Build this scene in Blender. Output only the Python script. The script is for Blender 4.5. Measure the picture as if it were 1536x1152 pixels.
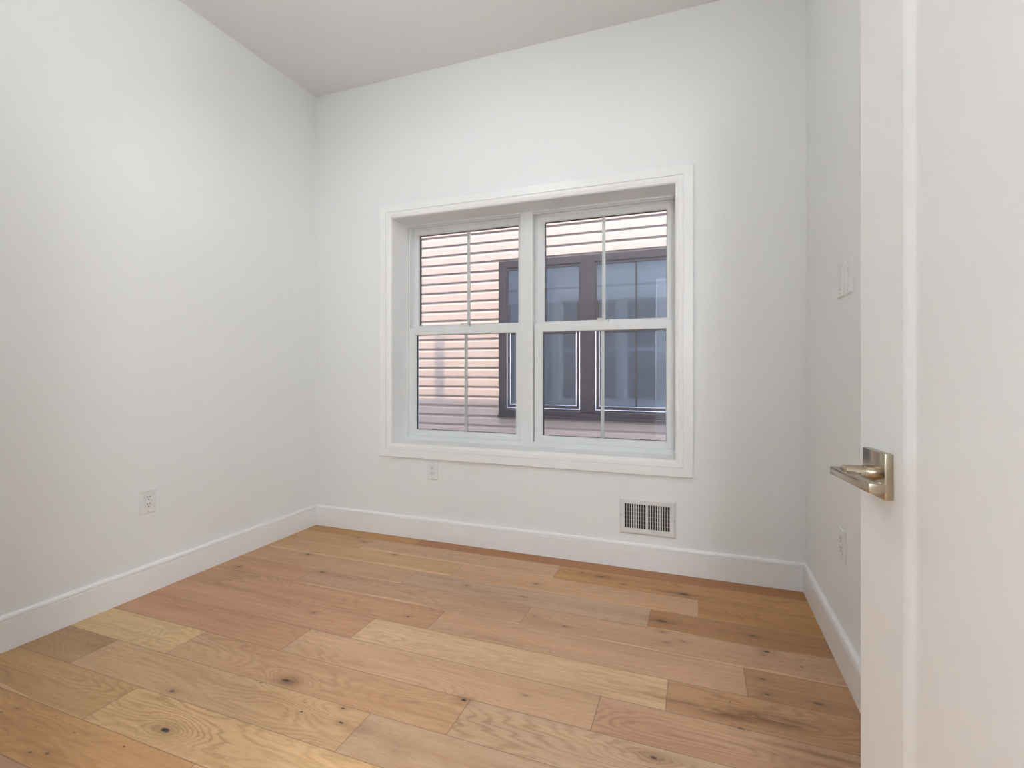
import bpy, bmesh, math, random
from mathutils import Vector, Matrix

sc = bpy.context.scene
C = sc.collection
for o in list(bpy.data.objects):
    bpy.data.objects.remove(o)

# ------------------------------------------------------------------ camera
H = 1.05
YAW = math.atan(279 / 745.0)
cam_d = bpy.data.cameras.new('camera')
cam = bpy.data.objects.new('camera', cam_d)
C.objects.link(cam)
cam.location = (0, 0, H)
cam.rotation_euler = (math.pi / 2, 0, YAW)
cam_d.sensor_width = 36
cam_d.lens = 745.0 / 1536 * 36
cam_d.shift_y = -(576 - 553) / 1536.0
cam_d.clip_start = 0.01
sc.camera = cam

# ------------------------------------------------------------------ view, sky, sun
sc.view_settings.view_transform = 'Standard'
sc.view_settings.look = 'None'
sc.view_settings.gamma = 1
sc.view_settings.use_curve_mapping = False
sc.view_settings.exposure = 0.25

w = bpy.data.worlds.new('sky')
sc.world = w
w.use_nodes = True
nt = w.node_tree
nt.nodes.clear()
sky = nt.nodes.new('ShaderNodeTexSky')
sky.sky_type = 'NISHITA'
sky.sun_disc = False
sky.sun_elevation = math.radians(62)
sky.sun_rotation = math.radians(180)
bg = nt.nodes.new('ShaderNodeBackground')
bg.inputs['Strength'].default_value = 1.9
wo = nt.nodes.new('ShaderNodeOutputWorld')
nt.links.new(sky.outputs[0], bg.inputs[0])
nt.links.new(bg.outputs[0], wo.inputs[0])

sun_d = bpy.data.lights.new('sun', 'SUN')
sun_d.energy = 5.0
sun_d.angle = math.radians(0.6)
sun_d.color = (1.0, 0.88, 0.70)
sun = bpy.data.objects.new('sun', sun_d)
C.objects.link(sun)
sun.location = (0, -3, 8)
sun.rotation_euler = (math.radians(28), 0, 0)     # shines towards +Y, 62 degrees high

ROOM_LAMP = 13.2   # radiance of the lit globes
HALL_FILL = 100.0  # hallway globes are unseen fill added to brighten the room
HALL_FILL_2 = 84.0
LAMP_COL = (0.94, 0.97, 0.985)

# ------------------------------------------------------------------ helpers
def s2l(r, g, b):
    f = lambda v: (v / 255 / 12.92) if v / 255 <= 0.04045 else ((v / 255 + 0.055) / 1.055) ** 2.4
    return (f(r), f(g), f(b), 1)

def mat(name, col, rough=0.5, metal=0.0, spec=0.5, bump=0.0, bscale=200.0, vary=0.0, coat=0.0):
    m = bpy.data.materials.new(name)
    m.use_nodes = True
    n = m.node_tree
    p = n.nodes['Principled BSDF']
    p.inputs['Roughness'].default_value = rough
    p.inputs['Metallic'].default_value = metal
    p.inputs['Specular IOR Level'].default_value = spec
    p.inputs['Coat Weight'].default_value = coat
    tc = n.nodes.new('ShaderNodeTexCoord')
    nz = n.nodes.new('ShaderNodeTexNoise')
    nz.inputs['Scale'].default_value = bscale
    nz.inputs['Detail'].default_value = 3
    n.links.new(tc.outputs['Object'], nz.inputs['Vector'])
    mx = n.nodes.new('ShaderNodeMix')
    mx.data_type = 'RGBA'
    mx.inputs['A'].default_value = col
    mx.inputs['B'].default_value = tuple(c * (1 - vary) for c in col[:3]) + (1,)
    n.links.new(nz.outputs['Fac'], mx.inputs['Factor'])
    n.links.new(mx.outputs['Result'], p.inputs['Base Color'])
    if bump:
        b = n.nodes.new('ShaderNodeBump')
        b.inputs['Strength'].default_value = bump
        b.inputs['Distance'].default_value = 0.001
        n.links.new(nz.outputs['Fac'], b.inputs['Height'])
        n.links.new(b.outputs['Normal'], p.inputs['Normal'])
    return m

def glass_mat(name, tint=(1, 1, 1, 1), ior=1.52):
    m = bpy.data.materials.new(name)
    m.use_nodes = True
    n = m.node_tree
    n.nodes.clear()
    o = n.nodes.new('ShaderNodeOutputMaterial')
    t = n.nodes.new('ShaderNodeBsdfTransparent')
    t.inputs[0].default_value = tint
    g = n.nodes.new('ShaderNodeBsdfGlossy')
    g.inputs['Roughness'].default_value = 0.004
    f = n.nodes.new('ShaderNodeFresnel')
    f.inputs['IOR'].default_value = ior
    mx = n.nodes.new('ShaderNodeMixShader')
    n.links.new(f.outputs[0], mx.inputs[0])
    n.links.new(t.outputs[0], mx.inputs[1])
    n.links.new(g.outputs[0], mx.inputs[2])
    n.links.new(mx.outputs[0], o.inputs[0])
    return m

def emit_mat(name, col, k):
    m = bpy.data.materials.new(name)
    m.use_nodes = True
    p = m.node_tree.nodes['Principled BSDF']
    p.inputs['Base Color'].default_value = (0.9, 0.9, 0.9, 1)
    p.inputs['Emission Color'].default_value = (*col, 1)
    p.inputs['Emission Strength'].default_value = k
    return m

M = {}
M['wall'] = mat('wall_paint', (0.89, 0.90, 0.895, 1), 0.6, bump=0.06, bscale=350, vary=0.015)
M['ceiling'] = mat('ceiling_paint', (0.91, 0.91, 0.905, 1), 0.8, bump=0.05, bscale=300, vary=0.01)
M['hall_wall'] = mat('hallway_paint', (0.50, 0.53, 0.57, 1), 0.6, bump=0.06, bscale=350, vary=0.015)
M['trim'] = mat('trim_paint', (0.93, 0.93, 0.925, 1), 0.32, bump=0.03, bscale=60, vary=0.01)
M['door'] = mat('door_paint', (0.88, 0.88, 0.87, 1), 0.38, bump=0.05, bscale=40, vary=0.015)
M['vinyl'] = mat('window_vinyl', (0.82, 0.83, 0.83, 1), 0.35, bump=0.02, bscale=90, vary=0.01)
M['plastic'] = mat('white_plastic', (0.84, 0.84, 0.83, 1), 0.3, vary=0.01)
M['slot'] = mat('slot_dark', (0.03, 0.028, 0.025, 1), 0.7)
M['screw'] = mat('painted_screw', (0.45, 0.45, 0.43, 1), 0.35, vary=0.05)
M['gasket'] = mat('glazing_gasket', (0.012, 0.012, 0.014, 1), 0.5)
M['nickel'] = mat('satin_nickel', (0.45, 0.385, 0.29, 1), 0.22, metal=1.0, bump=0.02, bscale=500, vary=0.05)
M['grille'] = mat('grille_enamel', (0.78, 0.77, 0.75, 1), 0.4, vary=0.02)
M['duct'] = mat('duct_dark', (0.035, 0.026, 0.018, 1), 0.7, vary=0.4, bscale=30)
M['glass'] = glass_mat('window_glass', (0.99, 0.995, 0.99, 1))
M['siding'] = mat('tan_vinyl_siding', s2l(170, 144, 128), 0.55, bump=0.15, bscale=60, vary=0.06)
M['own_siding'] = mat('grey_blue_siding', s2l(150, 160, 178), 0.6, bump=0.15, bscale=60, vary=0.05)
M['bronze'] = mat('dark_brown_frame', s2l(50, 39, 43), 0.45, spec=0.3, vary=0.1, bscale=30)
M['bead'] = mat('glint_bead', s2l(235, 228, 224), 0.3, vary=0.02)
M['bounce_siding'] = mat('white_bounce_siding', (.85, .84, .82, 1), 0.6, vary=.03)
M['concrete'] = mat('bounce_concrete', (.72, .70, .66, 1), 0.9, bump=.3, bscale=30, vary=.15)
M['reflection_tone'] = mat('painted_reflection_tone', s2l(178, 174, 180), 0.9, vary=0.08, bscale=120)  # tone of the reflection bands painted behind the neighbour's glass
M['shade'] = mat('grey_shade_fabric', s2l(206, 204, 206), 0.9, vary=0.08, bscale=120)
M['pane2'] = glass_mat('neighbour_glass', (0.95, 0.97, 0.98, 1), 1.55)
M['gravel'] = mat('gravel', s2l(150, 142, 132), 0.95, bump=0.6, bscale=45, vary=0.5)
M['roof'] = mat('roof_membrane', s2l(120, 120, 122), 0.8, bump=0.3, bscale=30, vary=0.2)
M['steel'] = mat('galvanised_steel', (0.5, 0.51, 0.52, 1), 0.45, metal=0.8, vary=0.2, bscale=15)
M['globe_room'] = emit_mat('lit_opal_glass', LAMP_COL, ROOM_LAMP)
M['fill_globe'] = emit_mat('hall_fill_glow', LAMP_COL, HALL_FILL)
M['fill_globe_2'] = emit_mat('hall_fill_glow_dim', LAMP_COL, HALL_FILL_2)

def box(bm, x0, x1, y0, y1, z0, z1, bev=0.0):
    r = bmesh.ops.create_cube(bm, size=1)
    for v in r['verts']:
        v.co = Vector((x0 + (v.co.x + .5) * (x1 - x0), y0 + (v.co.y + .5) * (y1 - y0), z0 + (v.co.z + .5) * (z1 - z0)))
    if bev:
        es = list({e for v in r['verts'] for e in v.link_edges})
        bmesh.ops.bevel(bm, geom=es, offset=bev, segments=2, affect='EDGES', profile=0.5)
    return r

def cyl(bm, p0, p1, r0, r1=None, seg=28, cap=True):
    p0, p1 = Vector(p0), Vector(p1)
    d = p1 - p0
    r1 = r0 if r1 is None else r1
    m = Matrix.Translation((p0 + p1) / 2) @ Vector((0, 0, 1)).rotation_difference(d.normalized()).to_matrix().to_4x4()
    bmesh.ops.create_cone(bm, cap_ends=cap, segments=seg, radius1=r0, radius2=r1, depth=d.length, matrix=m)

def frame_sweep(bm, x0, x1, z0, z1, prof, flip=1):
    """mitred rectangular frame; prof = closed loop of (outward offset, y)"""
    rings = []
    for o, y in prof:
        rings.append([bm.verts.new(c) for c in ((x0 - o, y, z0 - o), (x1 + o, y, z0 - o), (x1 + o, y, z1 + o), (x0 - o, y, z1 + o))])
    n = len(rings)
    for i in range(n):
        a, b = rings[i], rings[(i + 1) % n]
        for k in range(4):
            bm.faces.new((a[k], a[(k + 1) % 4], b[(k + 1) % 4], b[k]))

def extrude_prof(bm, prof, p0, p1, up=Vector((0, 0, 1))):
    """prof = closed (d, z) loop: d is the offset to the left-hand side of p0->p1"""
    p0, p1 = Vector(p0), Vector(p1)
    t = (p1 - p0).normalized()
    nrm = up.cross(t)
    a = [bm.verts.new(p0 + nrm * d + up * z) for d, z in prof]
    b = [bm.verts.new(p1 + nrm * d + up * z) for d, z in prof]
    n = len(prof)
    for i in range(n):
        bm.faces.new((a[i], a[(i + 1) % n], b[(i + 1) % n], b[i]))
    bm.faces.new(a)
    bm.faces.new(b)

def obj(name, bm, m, parent=None, smooth=False):
    bmesh.ops.recalc_face_normals(bm, faces=bm.faces)
    me = bpy.data.meshes.new(name)
    bm.to_mesh(me)
    bm.free()
    if smooth:
        for p in me.polygons:
            p.use_smooth = True
        me.set_sharp_from_angle(angle=math.radians(35))
    me.materials.append(M[m] if isinstance(m, str) else m)
    o = bpy.data.objects.new(name, me)
    C.objects.link(o)
    if parent:
        o.parent = parent
    return o

def BM():
    return bmesh.new()

def one(name, m, parent, *boxes, bev=0.0, smooth=False):
    bm = BM()
    for b in boxes:
        box(bm, *b, bev=bev)
    return obj(name, bm, m, parent, smooth)

def thing(name, label, cat, loc=(0, 0, 0), rz=0, group=None):
    o = bpy.data.objects.new(name, None)
    o.empty_display_size = 0.05
    C.objects.link(o)
    o.location = loc
    o.rotation_euler = (0, 0, rz)
    o['label'] = label
    o['category'] = cat
    if group:
        o['group'] = group
    return o

def structure(o, label=None, cat=None):
    o['kind'] = 'structure'
    if label:
        o['label'] = label
        o['category'] = cat
    return o

def dup(root, loc, rz, label, group=None):
    r = root.copy()
    C.objects.link(r)
    r.location = loc
    r.rotation_euler = (0, 0, rz)
    r['label'] = label
    if group:
        r['group'] = group
    for ch in list(root.children):
        c = ch.copy()
        C.objects.link(c)
        c.parent = r
        for g in ch.children:
            d = g.copy()
            C.objects.link(d)
            d.parent = c
    return r

# ------------------------------------------------------------------ room measures
XL, XR, D, CE = -2.421, 0.478, 2.680, 2.885
FY = 0.165                      # room side of the front wall (doorway wall)
OX0, OX1 = -0.445, 0.375        # doorway
WX0, WX1, WZ0, WZ1 = -1.815, -0.105, 0.580, 2.002   # window reveal
EXT = 2.965                     # outside face of our house
NB = 4.86                       # face of the neighbouring house

# ------------------------------------------------------------------ floor
def wood_material():
    m = bpy.data.materials.new('oak_planks')
    m.use_nodes = True
    n = m.node_tree
    N, L = n.nodes, n.links
    p = N['Principled BSDF']
    KNOTS = [ (-1.450, 0.998, 0.016, 1.00),(-1.300, 1.299, 0.014, 0.85),(-1.603, 1.126, 0.010, 0.80),(-1.136, 1.197, 0.006, 1.00),(-1.156, 1.234, 0.005, 0.50),(-1.026, 1.254, 0.007, 1.00),(-0.991, 1.202, 0.007, 1.00),(-1.371, 1.262, 0.006, 0.80),(-1.550, 1.702, 0.009, 0.90),(-1.241, 1.836, 0.005, 0.90),(-1.150, 1.815, 0.008, 0.90),(-2.278, 1.959, 0.012, 0.90),(-2.065, 2.226, 0.016, 0.90),(-1.818, 2.058, 0.016, 0.70),(-1.895, 2.503, 0.012, 0.80),(-1.982, 2.559, 0.010, 0.70),(-1.604, 2.393, 0.014, 0.70),(-0.757, 2.159, 0.007, 1.00),(-0.741, 2.312, 0.009, 0.80),(-0.554, 2.518, 0.009, 0.80),(-0.463, 2.504, 0.024, 0.50),(-0.342, 2.458, 0.008, 0.80),(-0.300, 2.429, 0.005, 0.90),(-0.061, 2.444, 0.020, 1.00),(-0.140, 2.153, 0.020, 0.75),(-0.132, 2.065, 0.008, 0.80),(-0.111, 1.991, 0.012, 0.40),(-0.053, 2.020, 0.008, 0.60),(0.201, 2.160, 0.009, 1.00),(0.237, 2.057, 0.011, 1.00),(0.221, 2.027, 0.007, 0.60),(-0.509, 1.971, 0.007, 0.80),(0.341, 1.996, 0.006, 0.90),(0.206, 1.870, 0.008, 0.80),(0.209, 1.787, 0.009, 0.70),(0.354, 1.794, 0.016, 0.55),(0.094, 1.706, 0.005, 0.90),(0.117, 1.591, 0.010, 0.60),(-0.112, 1.389, 0.009, 0.80),(-0.696, 1.420, 0.010, 1.00),(-0.520, 1.510, 0.012, 0.40),(-0.649, 2.008, 0.012, 0.35),(-1.969, 0.901, 0.008, 0.60),(-1.711, 0.810, 0.007, 0.70),(-1.663, 0.825, 0.008, 0.60),(-1.685, 0.899, 0.005, 0.80),(-1.816, 0.923, 0.004, 0.80),(-1.815, 0.873, 0.004, 0.80),(-1.493, 0.914, 0.005, 0.80),(-1.050, 2.177, 0.010, 0.60),(-1.995, 0.875, 0.006, 0.60) ]
    # (x, y, half length, half width, strength) soft brown clouds of figured wood
    HALO = [(-1.285, 1.300, .045, .026, .8), (0.085, 1.640, .10, .024, .95), (0.20, 1.665, .12, .028, .95), (-0.06, 1.65, .16, .014, .6),
            (-0.112, 1.389, .10, .04, .30), (-0.140, 2.153, .05, .022, .5), (-0.46, 2.504, .10, .018, .5), (-0.10, 2.448, .17, .016, .65),
            (0.10, 2.42, .25, .014, .35), (-1.95, 2.515, .10, .018, .35), (-0.93, 1.205, .05, .03, .35), (-0.78, 1.17, .05, .03, .35),
            (0.22, 1.79, .05, .03, .35), (0.33, 1.56, .16, .012, .6), (0.28, 1.52, .2, .008, .5), (-2.20, 1.90, .10, .03, .3),
            (-0.70, 1.42, .03, .02, .45), (-1.20, 2.21, .15, .02, .3), (-2.10, 1.20, .15, .03, .22)]
    # light loops in the grain (x, y, length scale, width scale)
    LOOPS = [(-1.285, 1.30, .10, .05), (-1.45, 1.0, .12, .05), (-1.30, 1.86, .22, .05), (-0.50, 1.52, .18, .05), (-0.112, 1.389, .22, .06),
             (-2.15, 1.20, .10, .06), (0.13, 1.65, .20, .05), (0.05, 2.32, .16, .04), (-1.75, 1.93, .2, .05), (-1.0, .96, .2, .05),
             (-2.08, 1.34, .12, .04), (-0.9, 1.20, .12, .05), (-0.3, 1.20, .25, .05), (-1.2, 1.2, .12, .04)]

    def grp(name, kind):
        g = bpy.data.node_groups.new(name, 'ShaderNodeTree')
        g.interface.new_socket('P', in_out='INPUT', socket_type='NodeSocketVector')
        g.interface.new_socket('K', in_out='INPUT', socket_type='NodeSocketVector')
        g.interface.new_socket('S', in_out='INPUT', socket_type='NodeSocketVector')
        g.interface.new_socket('W', in_out='INPUT', socket_type='NodeSocketFloat')
        g.interface.new_socket('In', in_out='INPUT', socket_type='NodeSocketFloat')
        g.interface.new_socket('Out', in_out='OUTPUT', socket_type='NodeSocketFloat')
        gi = g.nodes.new('NodeGroupInput')
        go = g.nodes.new('NodeGroupOutput')
        a = g.nodes.new('ShaderNodeVectorMath'); a.operation = 'SUBTRACT'
        b = g.nodes.new('ShaderNodeVectorMath'); b.operation = 'MULTIPLY'
        g.links.new(gi.outputs['P'], a.inputs[0]); g.links.new(gi.outputs['K'], a.inputs[1])
        g.links.new(a.outputs[0], b.inputs[0]); g.links.new(gi.outputs['S'], b.inputs[1])
        if kind == 'knot':
            c = g.nodes.new('ShaderNodeVectorMath'); c.operation = 'LENGTH'
            g.links.new(b.outputs[0], c.inputs[0])
            r = g.nodes.new('ShaderNodeMapRange'); r.interpolation_type = 'SMOOTHSTEP'
            r.inputs['From Min'].default_value = 1.15
            r.inputs['From Max'].default_value = 0.55
            g.links.new(c.outputs['Value'], r.inputs['Value'])
            val = r.outputs[0]
        else:
            c = g.nodes.new('ShaderNodeVectorMath'); c.operation = 'DOT_PRODUCT'
            g.links.new(b.outputs[0], c.inputs[0]); g.links.new(b.outputs[0], c.inputs[1])
            e = g.nodes.new('ShaderNodeMath'); e.operation = 'MULTIPLY'; e.inputs[1].default_value = -1
            g.links.new(c.outputs['Value'], e.inputs[0])
            r = g.nodes.new('ShaderNodeMath'); r.operation = 'EXPONENT'
            g.links.new(e.outputs[0], r.inputs[0])
            val = r.outputs[0]
        k = g.nodes.new('ShaderNodeMath'); k.operation = 'MULTIPLY'
        g.links.new(val, k.inputs[0]); g.links.new(gi.outputs['W'], k.inputs[1])
        x = g.nodes.new('ShaderNodeMath'); x.operation = 'ADD' if kind == 'add' else 'MAXIMUM'
        g.links.new(k.outputs[0], x.inputs[0]); g.links.new(gi.outputs['In'], x.inputs[1])
        g.links.new(x.outputs[0], go.inputs[0])
        return g
    g_knot, g_add, g_max = grp('knot_spot', 'knot'), grp('grain_bulge', 'add'), grp('brown_cloud', 'max')

    def math_(op, a, b=None, c=None):
        q = N.new('ShaderNodeMath'); q.operation = op
        for i, v in enumerate((a, b, c)):
            if v is None: continue
            if isinstance(v, (int, float)): q.inputs[i].default_value = v
            else: L.new(v, q.inputs[i])
        return q.outputs[0]
    def mapr(v, a, b, c=0.0, d=1.0, smooth=True):
        q = N.new('ShaderNodeMapRange')
        if smooth: q.interpolation_type = 'SMOOTHSTEP'
        for k_, x_ in zip(('From Min', 'From Max', 'To Min', 'To Max'), (a, b, c, d)): q.inputs[k_].default_value = x_
        L.new(v, q.inputs['Value'])
        return q.outputs[0]
    def noise(vec, scale, detail=2, rough=.5, dist=0):
        q = N.new('ShaderNodeTexNoise')
        q.inputs['Scale'].default_value = scale; q.inputs['Detail'].default_value = detail
        q.inputs['Roughness'].default_value = rough; q.inputs['Distortion'].default_value = dist
        L.new(vec, q.inputs['Vector'])
        return q.outputs['Fac']
    def comb(x, y, z):
        q = N.new('ShaderNodeCombineXYZ')
        for i, v in enumerate((x, y, z)):
            if isinstance(v, (int, float)): q.inputs[i].default_value = v
            else: L.new(v, q.inputs[i])
        return q.outputs[0]
    def chain(g, P, items):
        last = None
        for kx, ky, sx, sy, wt in items:
            q = N.new('ShaderNodeGroup'); q.node_tree = g
            L.new(P, q.inputs['P'])
            q.inputs['K'].default_value = (kx, ky, 0)
            q.inputs['S'].default_value = (1 / sx, 1 / sy, 0)
            q.inputs['W'].default_value = wt
            if last is None: q.inputs['In'].default_value = 0
            else: L.new(last, q.inputs['In'])
            last = q.outputs[0]
        return last
    def mixc(f, a, b, mode='MIX'):
        q = N.new('ShaderNodeMix'); q.data_type = 'RGBA'; q.blend_type = mode
        if isinstance(f, (int, float)): q.inputs['Factor'].default_value = f
        else: L.new(f, q.inputs['Factor'])
        for s_, v in (('A', a), ('B', b)):
            if isinstance(v, tuple): q.inputs[s_].default_value = v
            else: L.new(v, q.inputs[s_])
        return q.outputs['Result']

    tc = N.new('ShaderNodeTexCoord')
    sep = N.new('ShaderNodeSeparateXYZ')
    L.new(tc.outputs['Object'], sep.inputs[0])
    X, Y = sep.outputs[0], sep.outputs[1]
    at = N.new('ShaderNodeAttribute'); at.attribute_name = 'tone'
    sd = N.new('ShaderNodeAttribute'); sd.attribute_name = 'seed'
    seed = sd.outputs['Fac']
    fig = N.new('ShaderNodeAttribute'); fig.attribute_name = 'figure'
    # a little wobble so that spots are not clean ellipses
    wob = noise(tc.outputs['Object'], 90, 2)
    P2 = comb(math_('ADD', X, math_('MULTIPLY', math_('SUBTRACT', wob, .5), .012)), math_('ADD', Y, math_('MULTIPLY', math_('SUBTRACT', wob, .5), -.008)), 0)
    knot = chain(g_knot, P2, [(x, y, r * 1.1, r * .50, s_) for x, y, r, s_ in KNOTS])
    aura = chain(g_max, P2, [(x, y, r * 3.2, r * 1.7, s_ * .45) for x, y, r, s_ in KNOTS if r > .0065])
    cloudw = noise(comb(math_('MULTIPLY', X, 6), math_('MULTIPLY', Y, 40), seed), 1.0, 4, .65)
    cloud = math_('MULTIPLY', chain(g_max, P2, [h for h in HALO]), mapr(cloudw, .3, .6))
    bulge = chain(g_add, P2, [(x, y, a, b, .30) for x, y, a, b in LOOPS] + [(x, y, r * 5, r * 2.6, .09) for x, y, r, s_ in KNOTS if r > .0085])

    # growth rings: contour lines of a slow field stretched along the plank
    lowx = noise(comb(math_('MULTIPLY', X, 1.1), math_('MULTIPLY', Y, 5.5), seed), 1.0, 2.5, .45)
    field = math_('ADD', math_('MULTIPLY', lowx, 1.5), bulge)
    jit = noise(comb(math_('MULTIPLY', X, 9), math_('MULTIPLY', Y, 60), seed), 1.0, 3, .6)
    field = math_('ADD', field, math_('MULTIPLY', jit, .085))
    ring = math_('FRACT', math_('MULTIPLY', field, 17))
    ring = mapr(math_('ABSOLUTE', math_('SUBTRACT', ring, .5)), .5, .16)      # 1 inside, 0 at thin line
    ringd = math_('SUBTRACT', 1, ring)
    patch = mapr(noise(comb(math_('MULTIPLY', X, 2.2), math_('MULTIPLY', Y, 9), math_('ADD', seed, 5.2)), 1.0, 2), .38, .68)
    ringd = math_('MULTIPLY', ringd, math_('ADD', .25, math_('MULTIPLY', patch, fig.outputs['Fac'])))
    # pores: very fine dashes along the plank
    pores = noise(comb(math_('MULTIPLY', X, 28), math_('MULTIPLY', Y, 520), seed), 1.0, 2, .6)
    pores = mapr(pores, .54, .74)
    streak = noise(comb(math_('MULTIPLY', X, 2.6), math_('MULTIPLY', Y, 75), math_('ADD', seed, 9.1)), 1.0, 4, .62)
    broad = noise(comb(math_('MULTIPLY', X, 1.3), math_('MULTIPLY', Y, 11), math_('ADD', seed, 3.7)), 1.0, 3, .55)

    col = at.outputs['Color']
    col = mixc(mapr(streak, .30, .75, 0, .55), col, (0.78, 0.72, 0.66, 1), 'MULTIPLY')
    col = mixc(mapr(broad, .42, .72, 0, .5), col, (0.80, 0.73, 0.66, 1), 'MULTIPLY')
    col = mixc(mapr(broad, .46, .22, 0, .5), col, (1.18, 1.17, 1.12, 1), 'MULTIPLY')
    col = mixc(math_('MULTIPLY', ringd, .50), col, (0.66, 0.57, 0.49, 1), 'MULTIPLY')
    col = mixc(math_('MULTIPLY', pores, .45), col, (0.62, 0.52, 0.44, 1), 'MULTIPLY')
    col = mixc(cloud, col, (0.38, 0.27, 0.18, 1), 'MULTIPLY')
    col = mixc(aura, col, (0.40, 0.30, 0.22, 1), 'MULTIPLY')
    col = mixc(knot, col, (0.018, 0.011, 0.007, 1))
    # sapwood along some plank edges, and the seams, from the plank's own coordinates
    uv = N.new('ShaderNodeUVMap'); uv.uv_map = 'plank'
    us = N.new('ShaderNodeSeparateXYZ'); L.new(uv.outputs[0], us.inputs[0])
    size = N.new('ShaderNodeAttribute'); size.attribute_name = 'size'
    ss = N.new('ShaderNodeSeparateColor'); L.new(size.outputs['Color'], ss.inputs[0])
    u, v = us.outputs[0], us.outputs[1]
    sapn = noise(comb(math_('MULTIPLY', X, 2.5), seed, 1.3), 1.0, 3)
    sapw = math_('MULTIPLY', ss.outputs[2], mapr(sapn, .34, .72, .004, .024))
    sap = math_('LESS_THAN', v, math_('ADD', sapw, math_('MULTIPLY', math_('SUBTRACT', jit, .5), math_('MULTIPLY', sapw, .8))))
    col = mixc(math_('MULTIPLY', sap, .7), col, s2l(226, 188, 142))
    e1 = math_('MINIMUM', u, math_('SUBTRACT', ss.outputs[0], u))
    e2 = math_('MINIMUM', v, math_('SUBTRACT', ss.outputs[1], v))
    seam = mapr(math_('MINIMUM', e1, e2), .0018, .0006)
    col = mixc(math_('MULTIPLY', seam, .62), col, (0.10, 0.055, 0.03, 1))
    L.new(col, p.inputs['Base Color'])
    rg = math_('ADD', .30, math_('MULTIPLY', streak, .14))
    L.new(rg, p.inputs['Roughness'])
    p.inputs['Specular IOR Level'].default_value = 0.45
    bp = N.new('ShaderNodeBump'); bp.inputs['Strength'].default_value = .25; bp.inputs['Distance'].default_value = .0012
    L.new(math_('SUBTRACT', 1, math_('ADD', math_('ADD', math_('MULTIPLY', pores, .4), seam), math_('MULTIPLY', knot, .6))), bp.inputs['Height'])
    L.new(bp.outputs[0], p.inputs['Normal'])
    return m

def build_floor():
    rnd = random.Random(4)
    P = 0.1627
    base = (203, 158, 116)
    # row: (boundary low, joints, tones west to east)  tone = rgb, figure strength, sapwood
    T = {
        0: ([-1.582], [((186, 130, 62), .5, 0), ((168, 104, 44), .3, 0)]),
        1: ([-1.86, -.683], [((198, 150, 98), .5, 0), ((202, 160, 124), .4, 1), ((196, 140, 78), .8, 0)]),
        2: ([-2.375, -1.178, .002], [((205, 156, 98), .3, 0), ((205, 162, 112), .4, 1), ((212, 164, 122), .3, .6), ((188, 134, 70), 1., .5)]),
        3: ([-1.36, -.192], [((202, 156, 116), .4, .5), ((198, 162, 132), .6, .0), ((176, 124, 74), .5, .5)]),
        4: ([-1.868, -.688, .49], [((198, 146, 106), .5, 0), ((196, 152, 120), .7, .8), ((200, 156, 122), .4, .7), ((190, 150, 110), .5, 0)]),
        5: ([-2.205, -1.025, .150], [((196, 146, 108), .6, 0), ((198, 148, 110), 1.0, 0), ((206, 162, 126), .4, 0), ((186, 140, 98), .4, 0)]),
        6: ([-1.27, -.094], [((200, 148, 112), .5, 0), ((224, 186, 144), .7, 0), ((190, 144, 102), 1.1, 0)]),
        7: ([-1.46, -.292], [((196, 144, 106), .5, 0), ((208, 166, 130), .7, 0), ((198, 154, 120), 1.0, 0)]),
        8: ([-1.841, -.676], [((222, 188, 136), .6, 0), ((202, 158, 118), .7, 0), ((202, 168, 134), 1.1, 0)]),
        9: ([-2.10, -.933, .24], [((178, 140, 94), 1.0, 0), ((204, 164, 120), .7, 0), ((196, 160, 128), .9, 0), ((200, 160, 120), .5, 0)]),
        10: ([-1.727, -.55], [((196, 154, 102), .9, .8), ((216, 176, 126), 1.4, 0), ((206, 164, 124), .7, 0)]),
        11: ([-1.25, -.08], [((202, 152, 96), .5, 0), ((206, 164, 120), .6, 0), ((200, 156, 116), .5, 0)]),
    }
    for k in range(12, 27):
        s = rnd.uniform(-2.3, -1.3)
        T[k] = ([s, s + 1.18, s + 2.36], [((base[0] + rnd.randint(-12, 12), base[1] + rnd.randint(-12, 10), base[2] + rnd.randint(-14, 10)), rnd.uniform(.3, 1), 0) for _ in range(4)])
    bm = BM()
    uvl = bm.loops.layers.uv.new('plank')
    tone = bm.faces.layers.float_color.new('tone')
    size = bm.faces.layers.float_color.new('size')
    seed = bm.faces.layers.float.new('seed')
    figl = bm.faces.layers.float.new('figure')
    z = 0.0
    xl, xr = -2.6, 1.6
    for k in range(0, 27):
        yb = 2.568 - P * k if k < 1 else 2.568 - P * k
        y0, y1 = yb, yb + P
        js = [xl] + [j for j in T[k][0] if j < xr] + [xr]
        for i in range(len(js) - 1):
            a, b = js[i], js[i + 1]
            rgb, fg, sp = T[k][1][i]
            vs = [bm.verts.new(c) for c in ((a, y0, z), (b, y0, z), (b, y1, z), (a, y1, z))]
            f = bm.faces.new(vs)
            # true plank length, so a cut end under the wall shows no seam
            a0 = a if i > 0 else a - 1.0
            b0 = b if i < len(js) - 2 else b + 1.0
            for l in f.loops:
                l[uvl].uv = (l.vert.co.x - a0, l.vert.co.y - y0)
            f[tone] = s2l(*[(c * .86 + b_ * .14 + 4) for c, b_ in zip(rgb, (214, 182, 152))])
            f[size] = (b0 - a0, y1 - y0, sp, 1)
            f[seed] = rnd.uniform(0, 60)
            f[figl] = fg
    o = obj('floor', bm, wood_material())
    return structure(o, 'wide oak plank floor with dark knots', 'floor')
build_floor()
sub = one('trim_8', 'wall', None, (-2.7, 1.7, -1.6, 2.9, -.12, -.004))
structure(sub, 'floor slab under the oak planks', 'slab')

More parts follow.
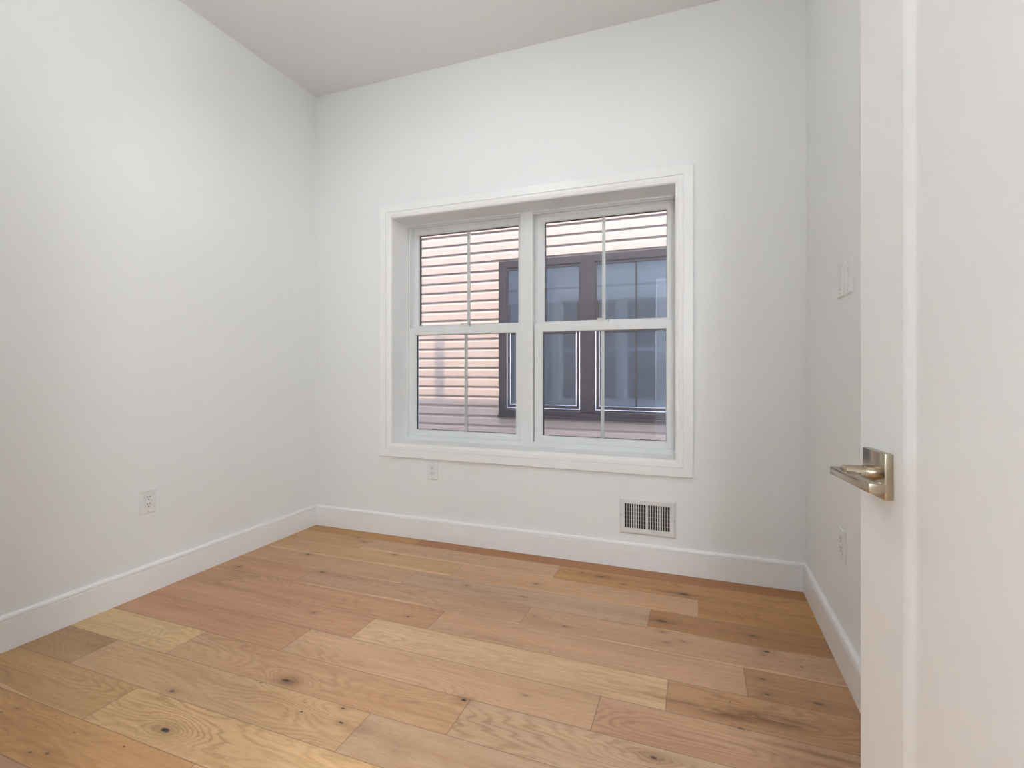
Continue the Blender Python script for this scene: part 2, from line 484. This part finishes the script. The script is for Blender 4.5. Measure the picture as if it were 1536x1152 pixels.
# ------------------------------------------------------------------ walls and ceiling
def wall_with_hole(name, x0, x1, y0, y1, z0, z1, hx0, hx1, hz0, hz1, m='wall'):
    bm = BM()
    xs = [x0, hx0, hx1, x1]
    zs = [z0, hz0, hz1, z1]
    for i in range(3):
        for j in range(3):
            if i == 1 and j == 1: continue
            if zs[j + 1] - zs[j] < 1e-6: continue
            box(bm, xs[i], xs[i + 1], y0, y1, zs[j], zs[j + 1])
    bmesh.ops.remove_doubles(bm, verts=bm.verts, dist=1e-5)
    # drop inner doubled faces
    seen = {}
    for f in bm.faces:
        key = tuple(sorted(v.index for v in f.verts))
        seen.setdefault(key, []).append(f)
    bm.verts.index_update()
    seen = {}
    for f in bm.faces:
        seen.setdefault(tuple(sorted(v.index for v in f.verts)), []).append(f)
    kill = [f for fs in seen.values() if len(fs) > 1 for f in fs]
    bmesh.ops.delete(bm, geom=kill, context='FACES')
    return obj(name, bm, m)

structure(wall_with_hole('wall_back', XL - .15, XR + .15, D, EXT - .02, -.1, CE + .05, WX0 - .012, WX1 + .012, WZ0 - .012, WZ1 + .012), 'white wall with the twin window', 'wall')
structure(one('wall_left', 'wall', None, (XL - .12, XL, FY - .1, D, -.0, CE + .05)), 'plain white wall on the left', 'wall')
structure(one('wall_right', 'wall', None, (XR, XR + .12, FY - .1, D, -.0, CE + .05)), 'white wall on the right behind the door', 'wall')
structure(wall_with_hole('wall_front', XL - .12, XR + .12, FY - .115, FY, 0, CE + .05, OX0, OX1, 0, 2.06), 'white wall with the doorway', 'wall')
structure(one('ceiling', 'ceiling', None, (XL - .12, XR + .12, FY - .115, D, CE, CE + .05)), 'plain white ceiling', 'ceiling')
# hallway behind the doorway
HX0, HX1, HY0 = -1.7, 1.4, -1.35
structure(one('wall_hall', 'hall_wall', None, (HX0 - .1, HX1 + .1, HY0 - .1, HY0, 0, 2.6), (HX0 - .1, HX0, HY0, FY - .115, 0, 2.6),
              (HX1, HX1 + .1, HY0, FY - .115, 0, 2.6), (XR + .12, HX1 + .1, FY - .115, FY, 0, 2.6)), 'hallway walls', 'wall')
structure(one('ceiling_hall', 'hall_wall', None, (HX0 - .1, HX1 + .1, HY0 - .1, FY - .115, 2.6, 2.65)), 'hallway ceiling', 'ceiling')

# baseboards: board with a small groove under a rounded cap
BB = [(0, 0), (.015, 0), (.015, .1115), (.0115, .113), (.0115, .1155), (.0150, .117), (.0150, .122), (.0125, .129), (.008, .133), (0, .133)]
def baseboard(name, p0, p1, label):
    bm = BM()
    extrude_prof(bm, BB, p0, p1)
    return structure(obj(name, bm, 'trim'), label, 'baseboard')
baseboard('baseboard_back', (XR, D, 0), (XL, D, 0), 'tall white baseboard under the window')
baseboard('baseboard_left', (XL, D, 0), (XL, FY, 0), 'tall white baseboard along the left wall')
baseboard('baseboard_right', (XR, FY, 0), (XR, D, 0), 'tall white baseboard along the right wall')
baseboard('baseboard_front', (XL, FY, 0), (OX0 - .07, FY, 0), 'tall white baseboard beside the doorway')
# shadow gap / caulk line where boards meet the planks is the geometry's own contact

# doorway casing and jamb
bm = BM()
for y0, y1 in ((FY, FY + .015), (FY - .13, FY - .115)):
    box(bm, OX0 - .065, OX0, y0, y1, 0, 2.125)
    box(bm, OX1, OX1 + .065, y0, y1, 0, 2.125)
    box(bm, OX0, OX1, y0, y1, 2.06, 2.125)
structure(obj('trim_1', bm, 'trim'), 'flat white doorway casing', 'trim')
structure(one('trim_2', 'trim', None, (OX0, OX0 + .012, FY - .115, FY, 0, 2.048), (OX1 - .012, OX1, FY - .115, FY, 0, 2.048), (OX0, OX1, FY - .115, FY, 2.048, 2.06)), 'white doorway jamb', 'trim')

# ------------------------------------------------------------------ window_1
win = bpy.data.objects.new('window_1', None)
C.objects.link(win)
structure(win, 'white twin double-hung window with a picture-frame casing', 'window')
# casing
bm = BM()
prof = [(.083, D), (.083, D - .017), (.081, D - .019), (.0350, D - .019), (.0345, D - .014), (.0330, D - .014), (.0325, D - .0175),
        (.016, D - .0170), (.010, D - .014), (.0025, D - .013), (.0, D - .011), (.0, D)]
frame_sweep(bm, WX0, WX1, WZ0, WZ1, prof)
obj('casing', bm, 'trim', win)
# jamb extension lining the reveal
FR = 2.845
bm = BM()
frame_sweep(bm, WX0 + .003, WX1 - .003, WZ0 + .003, WZ1 - .003, [(0, D - .006), (.012, D - .006), (.012, FR + .09), (0, FR + .09)])
obj('jamb_lining', bm, 'trim', win)
# vinyl frame: stepped profile, then the mullion
IX0, IX1, IZ0, IZ1 = -1.806, -.116, .596, 1.990
bm = BM()
frame_sweep(bm, IX0, IX1, IZ0, IZ1, [(.016, FR), (0, FR + .001), (0, FR + .018), (-.005, FR + .020), (-.005, FR + .055), (-.010, FR + .058), (-.010, FR + .10), (.016, FR + .10)])
wf = obj('window_frame', bm, 'vinyl', win)
bm = BM()
MX0, MX1 = -1.012, -.932
box(bm, MX0, MX1, FR - .001, FR + .098, IZ0 - .002, IZ1 + .002, bev=.0015)
obj('mullion', bm, 'vinyl', win)
bm = BM()   # parting stops and the sill step of the tracks
for a, b in ((IX0, MX0), (MX1, IX1)):
    for x0, x1 in ((a - .001, a + .010), (b - .010, b + .001)):
        box(bm, x0, x1, FR + .052, FR + .060, IZ0, IZ1, bev=.001)
    box(bm, a, b, FR + .004, FR + .095, IZ0 - .004, IZ0 + .012, bev=.001)
    box(bm, a, b, FR + .052, FR + .060, IZ1 - .014, IZ1 + .001, bev=.001)
obj('track', bm, 'vinyl', win)

def sash(y, ox0, ox1, oz0, oz1, gx0, gx1, gz0, gz1, mx, lock):
    bm = BM()
    # stiles and rails as one mitred-like frame of different widths
    box(bm, ox0, gx0, y, y + .034, oz0, oz1, bev=.0015)
    box(bm, gx1, ox1, y, y + .034, oz0, oz1, bev=.0015)
    box(bm, gx0 - .002, gx1 + .002, y + .0002, y + .034, oz0, gz0, bev=.0012)
    box(bm, gx0 - .002, gx1 + .002, y + .0002, y + .034, gz1, oz1, bev=.0012)
    # sloped glazing bead
    frame_sweep(bm, gx0 + .0035, gx1 - .0035, gz0 + .0035, gz1 - .0035, [(.006, y + .002), (.0035, y + .002), (0, y + .010), (0, y + .0122), (.006, y + .0122)])
    s = obj('sash', bm, 'vinyl', win)
    bm = BM()
    frame_sweep(bm, gx0 + .0045, gx1 - .0045, gz0 + .0045, gz1 - .0045, [(0, y + .0125), (.0045, y + .0125), (.0045, y + .033), (0, y + .033)])
    obj('gasket', bm, 'gasket', s)
    one('pane', 'glass', s, (gx0 + .002, gx1 - .002, y + .0125, y + .0155, gz0 + .002, gz1 - .002))
    one('outer_pane', 'glass', s, (gx0 + .002, gx1 - .002, y + .0265, y + .0295, gz0 + .002, gz1 - .002))
    one('grille_bar', 'trim', s, (mx - .0095, mx + .0095, y + .0160, y + .0255, gz0, gz1), bev=.001)
    if lock:
        bm = BM()
        lx = (gx0 + gx1) / 2 + .004
        zt = oz1
        cyl(bm, (lx, y + .012, zt - .002), (lx, y + .012, zt + .018), .014, .011, 24)
        box(bm, lx - .036, lx + .036, y + .002, y + .024, zt - .002, zt + .013, bev=.0025)
        box(bm, lx - .030, lx + .010, y + .003, y + .018, zt + .012, zt + .024, bev=.003)
        obj('sash_lock', bm, 'grille', s, True)
        bm = BM()
        for k in (-1, 1):   # tilt latches near the rail's ends
            cx = (ox0 + .05) if k < 0 else (ox1 - .05)
            box(bm, cx - .022, cx + .022, y + .010, y + .026, zt - .001, zt + .0025, bev=.001)
        obj('tilt_latch', bm, 'vinyl', s)
    return s
for (a, b, c, d, mx) in ((-1.803, -1.016, -1.759, -1.047, -1.3955), (-.928, -.120, -.880, -.163, -.519)):
    sash(FR + .060, a + .003, b - .003, 1.292, 1.984, c + .001, d + .001, 1.334, 1.946, mx, False)    # upper sash, further out
    sash(FR + .020, a, b, .607, 1.320, c, d, .644, 1.274, mx, True)                     # lower sash
# insect screen track and exterior trim of our window
bm = BM()
frame_sweep(bm, WX0, WX1, WZ0, WZ1, [(-.02, FR + .10), (.09, FR + .10), (.09, EXT + .03), (-.004, EXT + .03)])
obj('outside_trim', bm, 'vinyl', win)

# ------------------------------------------------------------------ door_1 (open into the room) with lever
hinge = (0.3515, 0.1865, 0.0)
phi = math.atan2(.990, -.1427)
DW = .7587
door = bpy.data.objects.new('door_1', None)
C.objects.link(door)
door.location = hinge
door.rotation_euler = (0, 0, phi)
structure(door, 'white single-panel door standing open with a satin nickel lever', 'door')
bm = BM()
T2 = .035
ZB, ZT = .012, 2.04
ST, SK = .122, .027
px0, px1, pz0, pz1 = ST, DW - ST, .24, ZT - ST
# panel face profile: flat stile, sloped sticking, recessed panel, on both faces
def door_face(y, s):
    vs = {}
    def v(x, z, yy):
        return bm.verts.new((x, yy, z))
    o = [v(0, ZB, y), v(DW, ZB, y), v(DW, ZT, y), v(0, ZT, y)]
    rings = [o]
    for k, (dd, off) in enumerate(((0, 0), (.008, .0008), (.023, .0030), (.027, .0033))):
        a0, a1, b0, b1 = px0 - SK + dd + SK * 0, px1 + SK * 0 - dd + SK, pz0 + dd - SK, pz1 - dd + SK
        a0 = ST + dd; a1 = DW - ST - dd; b0 = pz0 + dd; b1 = pz1 - dd
        yy = y - s * off
        rings.append([v(a0, b0, yy), v(a1, b0, yy), v(a1, b1, yy), v(a0, b1, yy)])
    for i in range(len(rings) - 1):
        for k in range(4):
            bm.faces.new((rings[i][k], rings[i][(k + 1) % 4], rings[i + 1][(k + 1) % 4], rings[i + 1][k]))
    bm.faces.new(rings[-1])
    return o
fa = door_face(0, 1)
fb = door_face(-T2, -1)
for k in range(4):
    bm.faces.new((fa[k], fa[(k + 1) % 4], fb[(k + 1) % 4], fb[k]))
leaf = obj('door_leaf', bm, 'door', door)
for zc in (.25, 1.02, 1.80):
    bm = BM()
    cyl(bm, (-.004, .006, zc - .045), (-.004, .006, zc + .045), .006, seg=16)
    box(bm, -.002, .0005, -.03, .004, zc - .045, zc + .045)
    obj('hinge', bm, 'nickel', door, True)
# lever
cx, cz = DW - .0660, .897
handle = bpy.data.objects.new('door_handle', None)
C.objects.link(handle)
handle.parent = door
handle['label'] = 'satin nickel lever handle on a square plate'
bm = BM()
box(bm, cx - .033, cx + .033, 0, .012, cz - .033, cz + .033, bev=.0018)
obj('rosette', bm, 'nickel', handle, True)
bm = BM()
cyl(bm, (cx, .010, cz), (cx, .026, cz), .0108, seg=40)
cyl(bm, (cx, .026, cz), (cx, .0268, cz), .0098, seg=40)
cyl(bm, (cx, .0268, cz), (cx, .0500, cz), .0103, seg=40)
cyl(bm, (cx, .0500, cz), (cx, .0522, cz), .0103, .0080, seg=40)
obj('spindle', bm, 'nickel', handle, True)
bm = BM()
# lever bar: far tip 26 mm past the spindle, long arm back towards the hinge
tipx, endx = cx + .0255, cx - .098
xs = [(tipx, .038, .048), ]
box(bm, endx, tipx, .0395, .0595, cz - .0090, cz + .0030, bev=.0012)
obj('lever', bm, 'nickel', handle, True)
bm = BM()
cyl(bm, (cx - .0099, .033, cz - .001), (cx - .0107, .033, cz - .001), .0016, seg=12)
obj('set_screw', bm, 'slot', handle)
# latch plate on the leading edge, and lever on the other face
bm = BM()
box(bm, DW - .001, DW + .0008, -.030, -.005, cz - .028, cz + .028, bev=.0004)
box(bm, DW, DW + .009, -.023, -.012, cz - .009, cz + .009, bev=.002)
obj('latch', bm, 'nickel', handle)
bm = BM()
box(bm, cx - .033, cx + .033, -T2 - .012, -T2, cz - .033, cz + .033, bev=.0018)
cyl(bm, (cx, -T2 - .010, cz), (cx, -T2 - .046, cz), .0103, seg=32)
box(bm, endx, tipx, -T2 - .0485, -T2 - .0285, cz - .0095, cz + .0035, bev=.0012)
obj('back_lever', bm, 'nickel', handle, True)

# ------------------------------------------------------------------ outlets and switches (built facing -Y, origin on the wall)
def plate_bm(w_, h_, ow, oh):
    bm = BM()
    prof = [(0, 0), (0, -.0045), (-.0, -.0055)]
    hw, hh = w_ / 2, h_ / 2
    frame_sweep(bm, -ow / 2, ow / 2, -oh / 2, oh / 2, [(0, -.0008), (0, -.0052), (hw - ow / 2 - .0035, -.0060), (hw - ow / 2, -.0030), (hw - ow / 2, 0), ])
    # frame_sweep offsets equally; stretch vertically to the plate's height
    for v in bm.verts:
        if abs(v.co.z) > oh / 2 + 1e-4:
            k = (abs(v.co.z) - oh / 2) / (hw - ow / 2)
            v.co.z = math.copysign(oh / 2 + k * (hh - oh / 2), v.co.z)
    return bm

def screws(parent, zs):
    for z in zs:
        bm = BM()
        cyl(bm, (0, -.0052, z), (0, -.0066, z), .0026, .0022, 16)
        box(bm, -.002, .002, -.0069, -.0066, z - .0003, z + .0003)
        obj('screw', bm, 'screw', parent, True)

def outlet(label, loc, rz, w_=.073, h_=.112):
    t = thing('electrical_outlet', label, 'electrical outlet', loc, rz)
    pl = obj('cover_plate', plate_bm(w_, h_, .034, .067), 'plastic', t)
    screws(pl, (-.0475, .0475))
    rc = one('receptacle', 'plastic', t, (-.0164, .0164, -.0075, 0, -.0330, .0330), bev=.0012)
    for zc in (-.0165, .0165):
        bm = BM()
        box(bm, -.0078, -.0052, -.0079, -.0070, zc + .0015, zc + .0100)
        box(bm, .0052, .0078, -.0079, -.0070, zc + .0025, zc + .0095)
        cyl(bm, (0, -.0079, zc - .0060), (0, -.0070, zc - .0060), .0030, seg=16)
        obj('socket_hole', bm, 'slot', rc)
    return t
outlet('white outlet on the left wall above the baseboard', (XL, 1.585, .427), math.pi / 2, .074, .114)
outlet('small white outlet tucked under the window casing', (-1.523, D, .425), 0, .073, .108)
outlet('white outlet low on the right wall near the corner', (XR, 2.045, .431), -math.pi / 2, .078, .112)

t = thing('light_switch', 'white rocker switch nearer the door, right one of the pair', 'light switch', (XR, 1.962, 1.362), -math.pi / 2, None)
pl = obj('cover_plate', plate_bm(.080, .120, .034, .067), 'plastic', t)
screws(pl, (-.0475, .0475))
bm = BM()
box(bm, -.0164, .0164, -.0066, 0, -.0330, .0330, bev=.0008)
rk = obj('switch_frame', bm, 'plastic', t)
bm = BM()
v = [(-.0125, -.0066, -.0290), (.0125, -.0066, -.0290), (.0125, -.0085, 0), (-.0125, -.0085, 0), (.0125, -.0110, .0290), (-.0125, -.0110, .0290), (-.0125, -.0050, .0290), (.0125, -.0050, .0290), (-.0125, -.0050, -.0290), (.0125, -.0050, -.0290)]
vv = [bm.verts.new(c) for c in v]
for f in ((0, 1, 2, 3), (3, 2, 4, 5), (5, 4, 7, 6), (8, 9, 1, 0), (0, 3, 5, 6, 8), (1, 9, 7, 4, 2), (6, 7, 9, 8)):
    bm.faces.new([vv[i] for i in f])
obj('rocker', bm, 'plastic', rk)

t = thing('dimmer_switch', 'white dimmer switch with a slider row, left one of the pair', 'light switch', (XR, 2.062, 1.364), -math.pi / 2, None)
pl = obj('cover_plate', plate_bm(.078, .122, .034, .067), 'plastic', t)
screws(pl, (-.0475, .0475))
rk = one('switch_frame', 'plastic', t, (-.0164, .0164, -.0072, 0, -.0330, .0330), bev=.001)
one('paddle', 'plastic', rk, (-.0140, .0050, -.0098, -.006, -.0290, .0290), bev=.0012)
one('slider', 'plastic', rk, (.0085, .0140, -.0105, -.006, .004, .012), bev=.0008)
for i in range(7):
    one('indicator', 'screw', rk, (.0070, .0080, -.0075, -.0068, -.024 + i * .008, -.022 + i * .008))

# ------------------------------------------------------------------ wall register
GX0, GX1, GZ0, GZ1 = -.389, -.106, .178, .366
reg = thing('air_register', 'white wall air register with angled vertical louvres', 'vent', (0, D, 0), 0)
bm = BM()
ox0, ox1, oz0, oz1 = -.364, -.136, .210, .338
# plate frame with slopes
ring = []
for (a0, a1, b0, b1, y) in ((GX0, GX1, GZ0, GZ1, 0), (GX0, GX1, GZ0, GZ1, -.003), (GX0 + .008, GX1 - .008, GZ0 + .008, GZ1 - .008, -.009), (ox0 - .003, ox1 + .003, oz0 - .003, oz1 + .003, -.0095), (ox0, ox1, oz0, oz1, -.0075), (ox0, ox1, oz0, oz1, 0)):
    ring.append([bm.verts.new(c) for c in ((a0, y, b0), (a1, y, b0), (a1, y, b1), (a0, y, b1))])
for i in range(len(ring) - 1):
    for k in range(4):
        bm.faces.new((ring[i][k], ring[i][(k + 1) % 4], ring[i + 1][(k + 1) % 4], ring[i + 1][k]))
pl = obj('cover_plate', bm, 'grille', reg)
one('duct', 'duct', reg, (ox0, ox1, -.0012, -.0004, oz0, oz1))
mid = (ox0 + ox1) / 2
one('divider', 'grille', reg, (mid - .0062, mid + .0062, -.0090, -.0006, oz0, oz1))
n = 9
for side in (0, 1):
    a = ox0 if side == 0 else mid + .0062
    b = mid - .0062 if side == 0 else ox1
    st = (b - a) / n
    for i in range(n - 1 if side == 0 else n - 1):
        bm = BM()
        xc = a + st * (i + 1)
        t_ = -.0012 if side == 0 else .0012
        vs = [(xc - .0023, -.0088), (xc + .0023, -.0088), (xc + .0012 + t_, -.0015), (xc - .0012 + t_, -.0015)]
        lo = [bm.verts.new((x, y, oz0)) for x, y in vs]
        hi = [bm.verts.new((x, y, oz1)) for x, y in vs]
        for k in range(4):
            bm.faces.new((lo[k], lo[(k + 1) % 4], hi[(k + 1) % 4], hi[k]))
        bm.faces.new(lo); bm.faces.new(hi)
        obj('louvre', bm, 'grille', reg)
bm = BM()
for k in range(1, 6):
    z = oz0 + (oz1 - oz0) * k / 6
    box(bm, ox0, ox1, -.0024, -.0014, z - .0006, z + .0006)
obj('damper_rods', bm, 'screw', reg)
one('lever_slot', 'slot', reg, (-.1312, -.1290, -.0094, -.0086, .245, .287))
one('lever_tab', 'grille', reg, (-.1300, -.1215, -.0125, -.0090, .260, .263))
for sx, sz in ((-.382, .275), (-.113, .270)):
    bm = BM()
    cyl(bm, (sx, -.0075, sz), (sx, -.0100, sz), .0034, .0028, 16)
    obj('screw', bm, 'screw', pl, True)

# ------------------------------------------------------------------ ceiling lights: larger room globe inferred, the other three added as fill
def globe_light(label, x, y, z, r, drop, dm):
    t = thing('ceiling_light', label, 'ceiling light', (x, y, z), 0)
    bm = BM()
    cyl(bm, (0, 0, -.022), (0, 0, 0), .055, .065, 40)
    obj('canopy', bm, 'nickel', t, True)
    bm = BM()
    cyl(bm, (0, 0, -drop + r * .96), (0, 0, -.02), .007, seg=16)
    cyl(bm, (0, 0, -drop + r * .93), (0, 0, -drop + r * 1.12), .035, .030, 28)
    obj('stem', bm, 'nickel', t, True)
    bm = BM()
    bmesh.ops.create_uvsphere(bm, u_segments=32, v_segments=20, radius=r, matrix=Matrix.Translation((0, 0, -drop)))
    obj('globe', bm, dm, t, True)
    return t
globe_light('larger opal globe light under the middle of the room ceiling', -1.2, 1.3, CE, .14, .27, 'globe_room')
globe_light('added unseen fill globe under the room ceiling beside the open door', .15, .50, CE, .11, .24, 'globe_room')  # added out of view to lift the right side and ceiling
globe_light('added unseen fill globe at the hallway end right of the doorway', .95, -.62, 2.6, .16, .62, 'fill_globe')  # added out of view to brighten the left wall through the doorway
globe_light('added unseen fill globe, lower and dimmer, facing the doorway in the hallway', .47, -1.08, 2.6, .15, .80, 'fill_globe_2')  # added out of view as fill for the back wall

# ------------------------------------------------------------------ outside: our facade, roof, vent pipe, ground
def siding_bm(x0, x1, z0, n, pitch, y, s, proj=.014, holes=(), whole=False):
    """dutch-lap courses; s=-1 faces -Y, +1 faces +Y"""
    bm = BM()
    for k in range(n):
        z = z0 + k * pitch
        prof = [(0, 0), (.012, 0), (.012, pitch), (0, pitch)] if pitch > .5 else [(0, 0), (proj, 0), (proj * .97, pitch * .05), (proj * .78, pitch * .60), (proj * .45, pitch * .72), (proj * .12, pitch * .86), (proj * .0 + .001, pitch), (0, pitch)]
        segs = [(x0, x1)]
        for hx0, hx1, hz0, hz1 in holes:
            if (z >= hz0 and z + pitch <= hz1) if whole else (z + pitch > hz0 and z < hz1):
                segs = [(x0, hx0), (hx1, x1)]
        for a, b in segs:
            va = [bm.verts.new((a, y + s * d, z + zz)) for d, zz in prof]
            vb = [bm.verts.new((b, y + s * d, z + zz)) for d, zz in prof]
            m_ = len(prof)
            for i in range(m_):
                bm.faces.new((va[i], va[(i + 1) % m_], vb[(i + 1) % m_], vb[i]))
            bm.faces.new(va); bm.faces.new(vb)
    return bm
ROOF = 4.12
PIT = .1023
own = obj('wall_outside', siding_bm(-7, 5, -.65, 8, .61, EXT, 1, holes=[(WX0 - .085, WX1 + .085, WZ0 - .06, WZ1 + .04)]), 'own_siding')
structure(own, 'siding on the outside of this house', 'wall')
roof = structure(one('roof', 'roof', None, (-7, 5, -4, EXT + .03, ROOF - .25, ROOF)), 'flat roof above the room', 'roof')
structure(one('ground', 'concrete', None, (-12, 14, EXT - .05, 16, -.75, -.65)), 'unseen concrete ground between the houses, made pale to bounce light', 'ground')  # pale so that it reflects light up into the window reveals
pipe = BM()
PX = -2.669
cyl(pipe, (PX, EXT - .15, ROOF), (PX, EXT - .15, ROOF + .80 + .27), .062, seg=24)
obj('vent_pipe', pipe, 'steel', roof, True)

# neighbouring house
nb = thing('neighbouring_house', 'tan clapboard house next door seen through the window', 'house', (0, NB, 0), 0)
z0 = .662 - 12 * PIT
NX = .85                       # unseen corner, set close to its window to let more light in
UP = z0 + 34 * PIT             # unseen upper storey, made white to bounce light onto the window reveals
one('wall', 'siding', nb, (-7, NX, 0.001, 5, -.65, 5.6))
obj('siding', siding_bm(-7, NX, z0, 34, PIT, 0, -1, .018, holes=[(-1.90, -.125, .548, 2.168)], whole=True), 'siding', nb)
obj('upper_bounce_siding', siding_bm(-7, NX, UP, 17, PIT, 0, -1), 'bounce_siding', nb)
one('roof', 'roof', nb, (-7.2, NX + .2, -.12, 5.2, 5.6, 5.8))
# its twin double-hung window
fx0, fx1, fz0, fz1 = -1.955, -.070, .548, 2.168
mxa, mxb = -1.098, -.932
bm = BM()
frame_sweep(bm, fx0 + .075, fx1 - .075, fz0 + .085, fz1 - .075, [(.078, 0), (.078, -.030), (.074, -.034), (.010, -.034), (0, -.024), (0, 0)])
box(bm, mxa + .012, mxb - .012, -.034, 0, fz0 + .06, fz1 - .06, bev=.002)
box(bm, fx0 - .012, fx1 + .012, -.050, 0, fz0 - .006, fz0 + .022, bev=.003)
nwf = obj('window', bm, 'bronze', nb)
for a, b in ((fx0 + .083, mxa + .012), (mxb - .012, fx1 - .083)):
    za, zb, zm = fz0 + .090, fz1 - .080, 1.42
    bm = BM()      # lower sash stands inside the upper one
    frame_sweep(bm, a + .045, b - .045, za + .045, zm - .02, [(.044, -.014), (.044, -.026), (.036, -.029), (.008, -.029), (0, -.022), (0, -.014)])
    frame_sweep(bm, a + .018, b - .018, zm + .02, zb - .022, [(.024, -.012), (.024, -.026), (.004, -.026), (0, -.020), (0, -.012)])
    obj('sash', bm, 'bronze', nwf)
    bm = BM()  # bead strips, coloured pale to paint the sun glint on the frame
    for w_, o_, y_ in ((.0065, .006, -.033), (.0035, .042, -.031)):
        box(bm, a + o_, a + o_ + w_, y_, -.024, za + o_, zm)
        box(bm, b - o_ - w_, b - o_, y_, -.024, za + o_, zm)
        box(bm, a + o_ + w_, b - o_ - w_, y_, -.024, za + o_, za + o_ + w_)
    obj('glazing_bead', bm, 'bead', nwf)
    one('pane', 'pane2', nwf, (a + .040, b - .040, -.0205, -.0185, za + .040, zm))
    one('pane', 'pane2', nwf, (a + .014, b - .014, -.0175, -.0155, zm, zb - .018))
    one('blind', 'shade', nwf, (a + .012, b - .012, -.0110, -.0100, 1.72, zb - .016))
    one('reflection_line', 'reflection_tone', nwf, (a + .012, b - .012, -.0140, -.0105, 1.845, 1.868))  # grey bar painting a line reflected in the glass
    one('lower_reflection', 'reflection_tone', nwf, (a + .038, b - .038, -.0095, -.0085, za + .038, 1.73))  # darker sheet painting the lower part of the glass reflection
one('grille_bar', 'bronze', nwf, (-.556, -.542, -.0235, -.0205, fz0 + .135, fz1 - .100))
